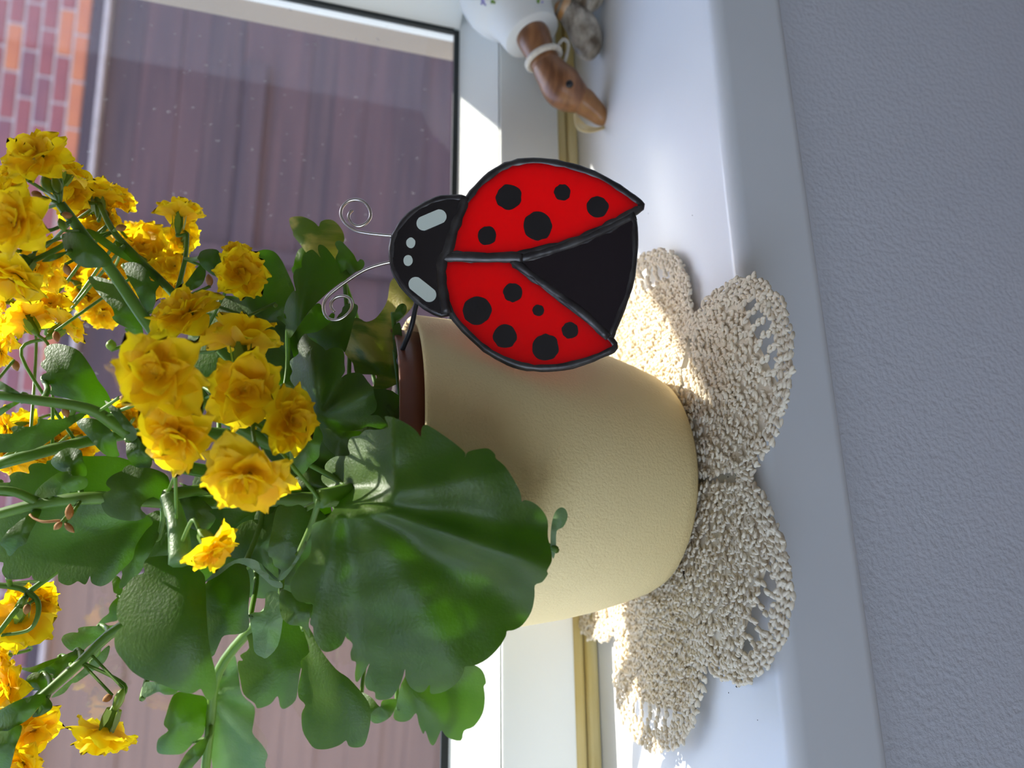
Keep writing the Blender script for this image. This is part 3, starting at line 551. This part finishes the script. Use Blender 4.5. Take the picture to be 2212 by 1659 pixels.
 (cA([(980, 1190), (1040, 1165), (1110, 1180), (1170, 1230), (1200, 1310), (1250, 1320), (1270, 1350), (1240, 1400), (1240, 1480), (1200, 1560), (1150, 1540), (1080, 1400), (1020, 1300)]), 'leaf', .318, 0, 0, .003),
 (cA([(920, 990), (960, 990), (1030, 1030), (1100, 1110), (1140, 1170), (1250, 1250), (1400, 1400), (1380, 1440), (1200, 1290), (1080, 1180), (980, 1110), (930, 1040)]), 'leaf', .334, 0, 0, .001),
 (cA([(690, 900), (760, 920), (850, 980), (960, 1060), (1080, 1180), (1000, 1150), (880, 1080), (760, 990), (700, 940)]), 'leaf', .330, 0, 0, .001),
 (cA([(1580, 1130), (1600, 1080), (1670, 1060), (1740, 1075), (1760, 1150), (1770, 1240), (1720, 1280), (1640, 1230), (1600, 1190)]), 'leaf', .330, 0, 0, .003),
 (cA([(1440, 1390), (1510, 1290), (1590, 1190), (1640, 1240), (1610, 1340), (1530, 1390), (1460, 1410)]), 'leaf', .335, 0, 0, .002),
 (cA([(330, 1160), (400, 1110), (480, 1090), (540, 1080), (480, 1130), (400, 1160)]), 'leaf', .284, 0, 0, .001),
 (cA([(65, 1150), (110, 1100), (200, 1110), (250, 1150), (210, 1210), (130, 1250), (90, 1220)]), 'leaf', .285, 0, 0, .002),
 (cC([(705, 410), (740, 390), (760, 320), (840, 240), (900, 205), (950, 220), (930, 300), (880, 400), (830, 500), (760, 570), (710, 605), (700, 580), (720, 520), (705, 470)]), 'leaf', .305, 0, 0, .003),
 (cC([(1040, 30), (1100, 20), (1180, 70), (1250, 135), (1230, 150), (1270, 190), (1210, 270), (1150, 260), (1060, 200), (1030, 120)]), 'leaf', .298, 0, -.003, .004),
 (cL([(1470, 590), (1560, 600), (1640, 580), (1700, 620), (1760, 720), (1755, 820), (1720, 900), (1650, 1020), (1570, 1130), (1480, 1250), (1450, 1240), (1480, 1170), (1420, 1130), (1400, 1060), (1370, 1040), (1370, 950), (1400, 800), (1430, 650)]), 'leaf', .284, .002, 0, .003),
 (cL([(1090, 780), (1200, 720), (1310, 710), (1430, 650), (1480, 800), (1450, 1050), (1460, 1200), (1450, 1240), (1380, 1180), (1290, 1100), (1180, 1060), (1050, 1060), (980, 980)]), 'leaf', .305, 0, .002, .003),
 (cL([(1465, 1250), (1500, 1190), (1570, 1130), (1640, 1010), (1700, 900), (1700, 960), (1620, 1100), (1540, 1210), (1490, 1258)]), 'leafp', .280, 0, 0, .001),
 (cL([(560, 380), (700, 430), (900, 480), (1100, 530), (1280, 560), (1240, 640), (1150, 700), (1050, 760), (900, 700), (850, 620), (700, 500)]), 'leaf', .312, 0, 0, .004),
 (cM([(480, 660), (500, 620), (560, 600), (610, 600), (610, 570), (660, 555), (780, 550), (940, 545), (940, 575), (860, 600), (700, 700), (650, 740), (560, 745), (510, 710)]), 'leafp', .334, 0, .002, .003),
 (cM([(290, 910), (400, 850), (500, 780), (600, 740), (660, 740), (620, 800), (540, 860), (480, 910), (430, 960), (410, 950), (410, 925), (330, 925)]), 'leaf', .325, 0, .003, .002),
 (cM([(400, 1110), (480, 1030), (600, 930), (720, 820), (850, 700), (845, 780), (800, 850), (700, 920), (600, 990), (560, 1000), (500, 1075)]), 'leafp', .330, 0, 0, .002),
 (cM([(195, 1000), (220, 940), (280, 910), (330, 925), (410, 930), (400, 980), (340, 1040), (260, 1055), (210, 1030)]), 'leaf', .322, 0, 0, .002),
 (cM([(160, 880), (250, 870), (350, 830), (480, 790), (500, 810), (400, 860), (290, 915), (200, 900)]), 'leaf', .330, 0, 0, .002),
 (cM([(-60, 1230), (0, 1205), (100, 1150), (200, 1110), (320, 1080), (360, 1110), (290, 1200), (230, 1270), (140, 1330), (60, 1370), (-60, 1380)]), 'leaf', .300, 0, 0, .004),
 (cM([(360, 1110), (405, 1150), (400, 1200), (320, 1250), (250, 1260), (300, 1190)]), 'leaf', .306, 0, 0, .002),
 (cM([(-60, 1400), (60, 1370), (130, 1330), (170, 1330), (160, 1400), (120, 1500), (60, 1700), (-60, 1700)]), 'leaf', .298, 0, 0, .003),
 (cM([(875, 190), (900, 155), (940, 180), (960, 250), (950, 330), (930, 490), (860, 520), (770, 537), (800, 490), (850, 450), (850, 410), (880, 360), (930, 310), (890, 290), (880, 240)]), 'leaf', .352, 0, 0, .003),
 (cM([(1105, 1100), (1120, 1010), (1160, 985), (1320, 1000), (1390, 1030), (1370, 1080), (1290, 1088), (1240, 1065), (1180, 1090), (1140, 1108)]), 'leafp', .290, 0, .004, .002),
 (cD([(1238, 700), (1240, 610), (1255, 545), (1280, 518), (1305, 525), (1315, 560), (1295, 605), (1265, 625), (1262, 700), (1250, 750)]), 'leafp', .274, 0, 0, .002),
 (cC([(0, 330), (60, 250), (150, 180), (210, 140), (245, 140), (220, 200), (180, 270), (150, 340), (110, 360), (70, 405), (50, 410), (30, 370)]), 'leaf', .284, 0, 0, .003),
 # unseen back leaf added to shade the sill, then inner leaves of the rosette
 ([(690, 1230), (715, 1140), (770, 1075), (850, 1065), (900, 1110), (925, 1200), (930, 1300), (890, 1380), (820, 1410), (750, 1380), (705, 1310)], 'leaf', .407, 0, .002, .003),
 ([(560, 1180), (640, 1130), (740, 1130), (820, 1180), (830, 1270), (770, 1340), (680, 1340), (600, 1280)], 'leaf', .380, 0, 0, .004),
 ([(430, 1010), (520, 1000), (620, 1010), (700, 1060), (720, 1150), (690, 1240), (600, 1290), (500, 1280), (440, 1220), (410, 1120)], 'leaf', .335, 0, 0, .006),
 ([(560, 860), (640, 820), (740, 830), (800, 880), (820, 960), (760, 1030), (660, 1040), (580, 990), (550, 930)], 'leaf', .325, 0, 0, .006),
 ([(420, 660), (520, 640), (620, 680), (660, 760), (640, 860), (560, 900), (460, 860), (410, 780)], 'leaf', .345, 0, 0, .006),
 ([(760, 860), (830, 840), (872, 870), (878, 950), (862, 1010), (800, 1030), (760, 960)], 'leaf', .320, 0, 0, .003),
 ([(560, 1090), (640, 1080), (700, 1110), (720, 1180), (650, 1260), (590, 1250), (550, 1180)], 'leaf', .318, 0, 0, .004),
 ([(300, 1130), (360, 1100), (440, 1130), (470, 1200), (440, 1260), (360, 1280), (310, 1220)], 'leaf', .322, 0, 0, .004),
]
for L in LEAFDATA: leaf(*L)
# each leaf is carried by a stalk that runs to the nearest stem
for poly, df, base in LV:
    cx = sum(p[0] for p in poly) / len(poly); cy = sum(p[1] for p in poly) / len(poly); best = None
    c0 = at(cx, cy, df(cx, cy))
    for p in poly[::3]:
        q = at(p[0], p[1], df(p[0], p[1]) + .0004)
        for s_ in STEMPTS:
            e = (q - s_).length; up_ = (p[0] - ((s_ - CAM_P).dot(AX_R) / dep(s_) * FPX + 1106)) / FPX * .3
            e += 3 * max(0, up_)
            if best is None or e < best[0]: best = (e, q, s_, p)
    e, q, s_, p = best; e = (q - s_).length
    if e < .0015: continue
    inner = q.lerp(at(cx, cy, df(cx, cy) + .0015), .12)
    mid = q.lerp(s_, .5) + AX_F * (.15 * e)
    pp(tube('petiole', crom([inner, q + AX_F * .001, mid, s_], 4), .0011, M['stem'], plant, 6))
# flowers
def petal_mesh(nm, wid, tip, cupv, curl):
    nu, nv = 7, 5; v = []; f = []
    for i in range(nu):
        t_ = i / (nu - 1)
        w = wid * (math.sin(math.pi * min(1, t_ ** .8) * .93 + .12) ** .75) * (1 if t_ < .8 else (.92 if t_ < .95 else .50)) + .02
        for j in range(nv):
            s_ = (j / (nv - 1) - .5) * 2
            x = .1 + .9 * t_ + ((tip * (1 - abs(s_)) - .05 * abs(s_) + .03 * ((j % 2) * 2 - 1)) if i == nu - 1 else 0); y = s_ * w
            z = cupv * s_ * s_ * w * 1.6 + curl * (t_ - .55) ** 2 - .045 * math.cos(s_ * 6 + wid * 30) * t_ + .05 * math.sin(7 * t_ + s_ * 3) * abs(s_)
            v.append((x, y, z))
    for i in range(nu - 1):
        for j in range(nv - 1): f.append((i * nv + j, (i + 1) * nv + j, (i + 1) * nv + j + 1, i * nv + j + 1))
    me = bpy.data.meshes.new(nm); me.from_pydata(v, [], f); me.polygons.foreach_set('use_smooth', [True] * len(me.polygons)); me.materials.append(M['petal'])
    return me
PM = [petal_mesh('petal', .40, .05, .22, -.3), petal_mesh('petal', .36, .07, .3, -.5), petal_mesh('petal', .44, .03, .1, -.15), petal_mesh('petal', .38, .05, .4, .45)]
PMV = [(np.array([v.co for v in me.vertices]), [tuple(p.vertices) for p in me.polygons]) for me in PM]
def cal_mesh(nm):
    v, f = tube_geo([(0, 0, -.85), (0, 0, -.75), (0, 0, -.45), (0, 0, -.1), (0, 0, .04)], [.05, .10, .17, .15, .24], 8)
    k = len(v)
    for a in range(4):
        an = a * math.pi / 2 + .4; n0 = len(v)
        for t_, w in ((-.62, .10), (-.35, .12), (-.05, .03)):
            for s_ in (-1, 1):
                r = .19 + (t_ + .62) * .12; v.append((math.cos(an) * r - math.sin(an) * s_ * w, math.sin(an) * r + math.cos(an) * s_ * w, t_))
        f += [(n0, n0 + 2, n0 + 3, n0 + 1), (n0 + 2, n0 + 4, n0 + 5, n0 + 3)]
    me = bpy.data.meshes.new(nm); me.from_pydata([tuple(p) for p in v], [], f); me.polygons.foreach_set('use_smooth', [True] * len(me.polygons)); me.materials.append(M['calyx']); return me
CAL = cal_mesh('calyx')
thr = bpy.data.meshes.new('flower'); v_, f_ = tube_geo([(0, 0, -.12), (0, 0, .0), (0, 0, .12), (0, 0, .16)], [.10, .16, .15, .04], 8)
thr.from_pydata([tuple(p) for p in v_], [], f_); thr.materials.append(M['throat']); thr.polygons.foreach_set('use_smooth', [True] * len(thr.polygons))
LAY = [(8, 1.0, 0, 0), (7, .86, 16, .05), (5, .64, 38, .09), (3, .42, 62, .10)]   # petals, length, rise in degrees, height
npet = 0
def flower(x, y, r, d, nrm, full=True, ped=True, close=0, seed=0):
    global npet
    rr = random.Random(int(x * 7 + y * 13) + seed)
    R = r * d / FPX; c = at(x, y, d)
    n = (AX_R * nrm[0] - AX_U * nrm[1] - AX_F * nrm[2]).normalized()
    q = n.to_track_quat('Z', 'X').to_matrix().to_4x4()
    Mw = Matrix.Translation(c) @ q @ Matrix.Rotation(rr.uniform(0, 6.3), 4, 'Z') @ Matrix.Scale(R, 4)
    fl = link('flower', thr, plant); fl.matrix_parent_inverse = PINV; fl.matrix_basis = Mw
    cal = link('calyx', CAL, fl)
    allv = []; allf = []; nn = 0
    for li, (cnt, ln, rise, hz) in enumerate(LAY):
        if not full and li == 3: continue
        for k in range(cnt):
            a = 2 * math.pi * (k + .5 * (li % 2)) / cnt + rr.uniform(-.16, .16)
            mt = Matrix.Translation((0, 0, hz)) @ Matrix.Rotation(a, 4, 'Z') @ Matrix.Rotation(-math.radians(rise + close + rr.uniform(-12, 12)), 4, 'Y') @ Matrix.Rotation(rr.uniform(-.25, .25), 4, 'X') @ Matrix.Scale(ln * rr.uniform(.88, 1.1), 4)
            pi = rr.randrange(4)
            if full:
                po = link('petal', PM[pi], fl); po.matrix_basis = mt; npet += 1
            else:
                V, F = PMV[pi]; mm = np.array(mt); V2 = V @ mm[:3, :3].T + mm[:3, 3]
                allv.append(V2); allf += [tuple(i + nn for i in g) for g in F]; nn += len(V)
    if not full:
        me = bpy.data.meshes.new('corolla'); me.from_pydata(np.concatenate(allv).tolist(), [], allf); me.polygons.foreach_set('use_smooth', [True] * len(me.polygons)); me.materials.append(M['petal'])
        link('corolla', me, fl)
    if ped:
        s0 = c - n * R * .8; best = min(STEMPTS, key=lambda s: (s - s0).length); e = (best - s0).length
        pp(tube('pedicel', crom([s0, s0 - n * min(.012, e * .3), best], 6), .0007, M['stem'], plant, 6))
FL = [  # x, y, radius px, distance, facing (picture right, picture down, towards viewer), full
 (81, 342, 76, .285, (-.1, -.35, .8), 1), (38, 482, 84, .265, (-.1, .05, .95), 1), (150, 372, 48, .31, (.4, -.8, -.1), 0),
 (212, 425, 60, .340, (-.1, -.95, -.15), 1), (180, 450, 58, .35, (.1, -.3, .7), 0), (228, 475, 52, .352, (.7, -.2, -.5), 0), (388, 462, 56, .348, (0, -.95, -.2), 0), (392, 512, 44, .358, (.3, .4, .6), 0),
 (312, 535, 66, .372, (.1, -.2, .8), 0), (352, 570, 58, .378, (.2, .1, .7), 0), (290, 515, 48, .380, (0, -.4, .6), 0), (300, 600, 46, .375, (0, .2, .7), 0), (372, 610, 40, .372, (.2, .3, .7), 0),
 (518, 590, 64, .305, (.45, .0, .85), 1), (510, 545, 36, .345, (.2, -.6, .4), 0),
 (402, 682, 84, .283, (-.25, -.55, .62), 1), (345, 812, 112, .248, (.05, -.1, 1), 1), (520, 738, 88, .284, (-.1, -.85, -.25), 1), (527, 842, 92, .268, (.35, .1, .85), 1),
 (385, 938, 92, .254, (.0, .35, .85), 1), (535, 1020, 112, .250, (.08, .55, .7), 1), (620, 905, 80, .266, (.75, .05, .6), 1), (458, 1180, 64, .264, (.65, .6, .35), 1),
 (32, 596, 82, .285, (-.2, .65, .5), 0), (-5, 425, 56, .29, (-.6, -.2, .6), 0), (20, 410, 40, .31, (0, 0, 1), 0), (115, 545, 44, .32, (0, .3, .6), 0),
 (60, 690, 58, .335, (-.5, -.6, -.2), 0), (140, 705, 54, .340, (.5, -.5, -.35), 0), (20, 715, 52, .345, (-.5, .2, .5), 0), (0, 760, 40, .35, (-.3, .4, .5), 0),
 (205, 640, 62, .385, (.45, .45, -.5), 0), (165, 590, 52, .385, (.1, .3, .6), 0), (8, 650, 30, .34, (-.5, 0, .5), 0),
 (15, 925, 48, .355, (-.5, .2, .6), 0), (120, 955, 66, .370, (.2, .2, .6), 0), (160, 990, 44, .372, (.2, .5, .5), 0), (25, 995, 46, .365, (-.2, .5, .5), 0), (270, 895, 44, .375, (.3, .3, .6), 0), (300, 930, 36, .376, (.3, .3, .6), 0),
 (40, 1335, 78, .312, (-.3, .55, -.3), 0), (80, 1300, 46, .325, (.4, .2, .4), 0), (18, 1490, 62, .318, (-.3, -.2, .7), 0), (70, 1570, 62, .318, (.4, .2, .6), 0), (48, 1645, 58, .312, (0, .3, .8), 0),
 (228, 1580, 76, .308, (-.28, .85, .18), 1), (255, 545, 56, .368, (0, -.2, .8), 0), (330, 600, 52, .366, (.2, .2, .8), 0), (285, 575, 58, .370, (-.1, .1, .9), 0), (375, 575, 50, .366, (.3, 0, .8), 0), (225, 600, 54, .380, (.2, .3, .8), 0), (180, 640, 46, .384, (.0, .4, .7), 0), (225, 675, 46, .384, (.3, .5, .6), 0),
 (60, 935, 56, .366, (0, .2, .8), 0), (90, 1000, 52, .366, (0, .4, .7), 0), (175, 945, 52, .372, (.2, .1, .8), 0), (10, 965, 50, .362, (-.3, .2, .8), 0), (255, 905, 46, .374, (.2, .2, .8), 0), (60, 1310, 60, .326, (.2, .3, .7), 0), (150, 420, 48, .330, (.3, 0, .8), 0), (100, 590, 50, .330, (0, .4, .7), 0), (110, 660, 46, .345, (.3, -.4, .5), 0),
 (195, 505, 50, .345, (.3, .1, .8), 0), (130, 395, 46, .325, (.2, -.4, .7), 0), (250, 430, 44, .356, (.6, -.5, .4), 0), (30, 370, 44, .30, (-.3, -.3, .8), 0), (75, 575, 48, .31, (0, .2, .8), 0), (5, 545, 46, .30, (-.4, .2, .8), 0),
 (5, 1420, 30, .32, (-.3, 0, .7), 0), (355, 1165, 24, .35, (0, 0, 1), 0), (555, 1108, 20, .35, (0, 0, 1), 0), (838, 880, 16, .335, (0, 0, 1), 0)]
for F_ in FL: flower(*F_[:5], full=bool(F_[5]))
# buds and withered flowers
def bud(x, y, d, dx, dy, L=34, w=11, mat='calyx', name='bud'):
    a = at(x - dx * L / 2, y - dy * L / 2, d); b = at(x + dx * L / 2, y + dy * L / 2, d); k = d / FPX
    P = [a.lerp(b, t_) for t_ in (0, .2, .45, .7, .88, 1)]
    pp(tube(name, P, [.25 * w * k, .8 * w * k, w * k, .85 * w * k, .45 * w * k, .1 * w * k], M[mat], plant, 8))
    best = min(STEMPTS, key=lambda s: (s - a).length); pp(tube('pedicel', crom([a, a.lerp(best, .5), best], 3), .0006, M['stem'], plant, 6))
bud(103, 398, .288, -.6, -.8, 42, 13); bud(122, 398, .287, -.3, -.95, 40, 11); bud(134, 485, .284, -.4, -.9, 30, 9)
bud(256, 1513, .309, -.35, .9, 58, 11); bud(240, 745, .29, 0, -1, 24, 11); bud(380, 1012, .262, .1, -.9, 26, 15); bud(595, 660, .30, 0, 1, 10, 5)
for x, y, d, dx, dy in ((145, 465, .284, .9, .1), (232, 1508, .309, -.8, .5), (80, 420, .286, .9, .3), (262, 492, .33, .9, -.2), (34, 790, .30, .3, .9), (122, 727, .32, .2, .9), (145, 583, .286, .3, .9), (452, 605, .312, -.2, -1), (472, 640, .305, .9, .4), (270, 862, .28, .9, .3), (58, 1316, .306, -.2, .9), (142, 890, .284, .3, .9)):
    bud(x, y, d, dx, dy, 26, 8, 'dry', 'withered_flower')
wt = [(65, 1112, .283), (75, 1120, .281), (95, 1127, .279), (125, 1125, .279), (140, 1128, .279)]
pp(tube('withered_stalk', crom([at(*p) for p in wt], 4), .0005, M['dry'], plant, 6))
bud(150, 1105, .278, .1, -1, 34, 9, 'dry', 'withered_flower'); bud(125, 1136, .278, -.7, .7, 24, 7, 'dry', 'withered_flower'); bud(150, 1140, .278, .7, .7, 30, 7, 'dry', 'withered_flower')

# ------------------------------------------------------------------ duck and shells on the sill
duck = link('duck_figure', None); tag(duck, 'duck figure with carved wooden head, pale cord collar and white cloth body', 'figurine')
cG = CR(1000, 0, 5.53); YD = .045
def dpt(x, y, off=0):
    (px, py), = cG([(x, y)]); return onY(px, py, YD + off)
kd = dep(dpt(1200, 900)) / FPX / 5.53
def dtube(name, rows, mat, parent, seg=20, n=4):
    P = crom([dpt(*r_[:2]) for r_ in rows], n); Rr = crom([(r_[2], 0, 0) for r_ in rows], n)
    return tube(name, P, [max(.0002, a.x * kd) for a in Rr], mat, parent, seg)
nk = dtube('neck', [(790, 330, 40), (800, 345, 150), (830, 420, 205), (890, 560, 190), (950, 690, 172), (990, 770, 176)], M['wood'], duck)
hdm = dtube('head', [(975, 735, 160), (1010, 800, 182), (1070, 890, 205), (1150, 990, 238), (1220, 1070, 240), (1300, 1130, 215), (1370, 1175, 180), (1420, 1205, 150)], M['wood'], duck)
dtube('beak', [(1360, 1160, 150), (1440, 1215, 158), (1520, 1280, 140), (1600, 1350, 122), (1660, 1420, 95), (1705, 1475, 50), (1722, 1505, 8)], M['beak'], duck)
cl = []
P0 = dpt(965, 700); axis = (dpt(1010, 800) - dpt(920, 600)).normalized(); s1 = axis.orthogonal().normalized(); s2 = axis.cross(s1)
tube('collar', [P0 + (s1 * math.cos(a) + s2 * math.sin(a)) * (204 * kd) for a in [2 * math.pi * k / 36 for k in range(36)]], 38 * kd, M['rope'], duck, 8, True)
from mathutils.bvhtree import BVHTree
bt = BVHTree.FromPolygons([v.co for v in hdm.data.vertices], [tuple(p.vertices) for p in hdm.data.polygons])
hit, hn, _, _ = bt.ray_cast(CAM_P, (dpt(1275, 1005) - CAM_P).normalized())
if hn.dot(CAM_P - hit) < 0: hn = -hn
v, f = tube_geo([hit - hn * .003, hit + hn * .0004, hit + hn * .0010], [46 * kd, 44 * kd, 14 * kd], 14); mesh('eye', v, f, M['spot'], hdm)
# cloth body: widens away from the neck and rests on the sill beyond the picture
a0 = dpt(830, 430, .002); a1 = dpt(690, 180, .004); a2 = dpt(560, -120, .008); a3 = a2 + Vector((.045, .0, -.012)); a4 = a3 + Vector((.04, .0, -.004)); a5 = a4 + Vector((.022, 0, .004))
body = tube('cloth_body', crom([a0, a1, a2, a3, a4, a5], 6), [r_.x for r_ in crom([(.0185, 0, 0), (.0225, 0, 0), (.036, 0, 0), (.046, 0, 0), (.040, 0, 0), (.004, 0, 0)], 6)], M['cloth'], duck, 28)
low = min((v.co.z for v in body.data.vertices)); 
ft = Vector((a3.x, YD, 0))
box('foot', (ft.x - .018, ft.y - .02, .0003), (ft.x + .012, ft.y - .006, .006), M['beak'], duck, .002); box('foot', (ft.x - .018, ft.y + .008, .0003), (ft.x + .012, ft.y + .022, .006), M['beak'], duck, .002)
for dy_ in (-.013, .015): tube('leg', [Vector((ft.x, ft.y + dy_, .005)), Vector((ft.x, ft.y + dy_, max(low + .02, .02)))], .004, M['beak'], duck)
for (gx, gy, r_, mt) in ((240, 20, 26, 'violet'), (270, 50, 18, 'violet'), (225, 45, 14, 'violet'), (350, 20, 24, 'greenp'), (375, 35, 16, 'greenp'), (900, 15, 22, 'greenp'), (950, 25, 14, 'violet')):
    c = dpt(gx, gy, -.012); vd = (CAM_P - c).normalized()
    # bring the print onto the cloth surface
    best = min(body.data.vertices, key=lambda q: ((q.co - CAM_P).normalized() - (c - CAM_P).normalized()).length + (0 if (q.co - CAM_P).length < (a1 - CAM_P).length + .01 else 1))
    c = CAM_P + (c - CAM_P).normalized() * ((best.co - CAM_P).length - .0015)
    s1 = vd.orthogonal().normalized(); s2 = vd.cross(s1); pts = [c + (s1 * math.cos(a) + s2 * math.sin(a)) * r_ * kd * random.uniform(.7, 1.2) for a in [2 * math.pi * k / 10 for k in range(10)]]
    mesh('printed_flower', pts + [p - vd * .0015 for p in pts], [tuple(range(10)), tuple(range(19, 9, -1))] + [(i, (i + 1) % 10, 10 + (i + 1) % 10, 10 + i) for i in range(10)], M[mt], body)
for k in range(5):
    tube('straw', crom([dpt(1715 - 6 * k, 1500 + 8 * k), dpt(1600 - 20 * k, 1530 + 12 * k), dpt(1480 - 26 * k, 1500 + 10 * k), dpt(1390 - 14 * k, 1420 - 8 * k), dpt(1350, 1350)], 5), 9 * kd, M['straw'], duck, 6)
tube('cord_end', crom([dpt(1110, 600), dpt(1150, 520), dpt(1210, 470), dpt(1260, 520), dpt(1250, 620), dpt(1215, 740)], 5), 22 * kd, M['rope'], duck, 8)
def shell(rows, label, Y, orange=True):
    e = link('seashell', None); tag(e, label, 'seashell')
    def pt(x, y): (px, py), = cG([(x, y)]); return onY(px, py, Y)
    k2 = dep(pt(rows[2][0], rows[2][1])) / FPX / 5.53
    P = crom([pt(*r_[:2]) for r_ in rows], 5); Rr = [max(.0004, a.x * k2) for a in crom([(r_[2], 0, 0) for r_ in rows], 5)]
    zmin = min(p.z - r_ for p, r_ in zip(P, Rr)); P = [p - Vector((0, 0, zmin - .0004)) if zmin > .004 else p + Vector((0, 0, max(0, .0004 - zmin))) for p in P]
    tube('shell_body', P, Rr, M['shell'], e, 24)
    if orange: tube('shell_tip', [P[0] + (P[0] - P[3]) * .35, P[0], P[2], P[4]], [.001, Rr[0] * .9, Rr[2] * 1.03, Rr[4] * 1.02], M['shell_o'], e, 20)
shell([(1190, 90, 95), (1330, 160, 150), (1460, 300, 185), (1530, 440, 190), (1555, 570, 165), (1560, 670, 100), (1560, 715, 20)], 'mottled brown seashell with orange tip lying on the sill under the duck', .042)
shell([(1780, -240, 30), (1775, -180, 150), (1770, -60, 190), (1765, 60, 170), (1760, 150, 90), (1755, 190, 15)], 'grey-brown seashell lying on the sill beside the orange-tipped one', .034, False)
# crumbs of soil on the sill before the doily
v = []; f = []
for i in range(60):
    if i < 34: px, py = random.gauss(1590, 14), random.gauss(1085, 26)
    else: px, py = random.uniform(1400, 1700), random.uniform(420, 1640)
    c = onZ(px, py, .0004)
    if c.y < -.078 or math.hypot(c.x, c.y) < .09 and i >= 34: continue
    r = random.uniform(.0002, .0007) * (1.4 if i < 8 else 1); k0 = len(v)
    for q in ((1, 0, 0), (-1, 0, 0), (0, 1, 0), (0, -1, 0), (0, 0, 1), (0, 0, -.3)): v.append((c.x + q[0] * r * random.uniform(.6, 1.6), c.y + q[1] * r, max(.0001, c.z + q[2] * r)))
    f += [tuple(k0 + a for a in g) for g in ((0, 2, 4), (2, 1, 4), (1, 3, 4), (3, 0, 4), (2, 0, 5), (1, 2, 5), (3, 1, 5), (0, 3, 5))]
tag(mesh('soil_crumbs', v, f, M['crumb'], None, False), 'scattered dark soil crumbs on the white sill beside the doily', 'soil', kind='stuff')
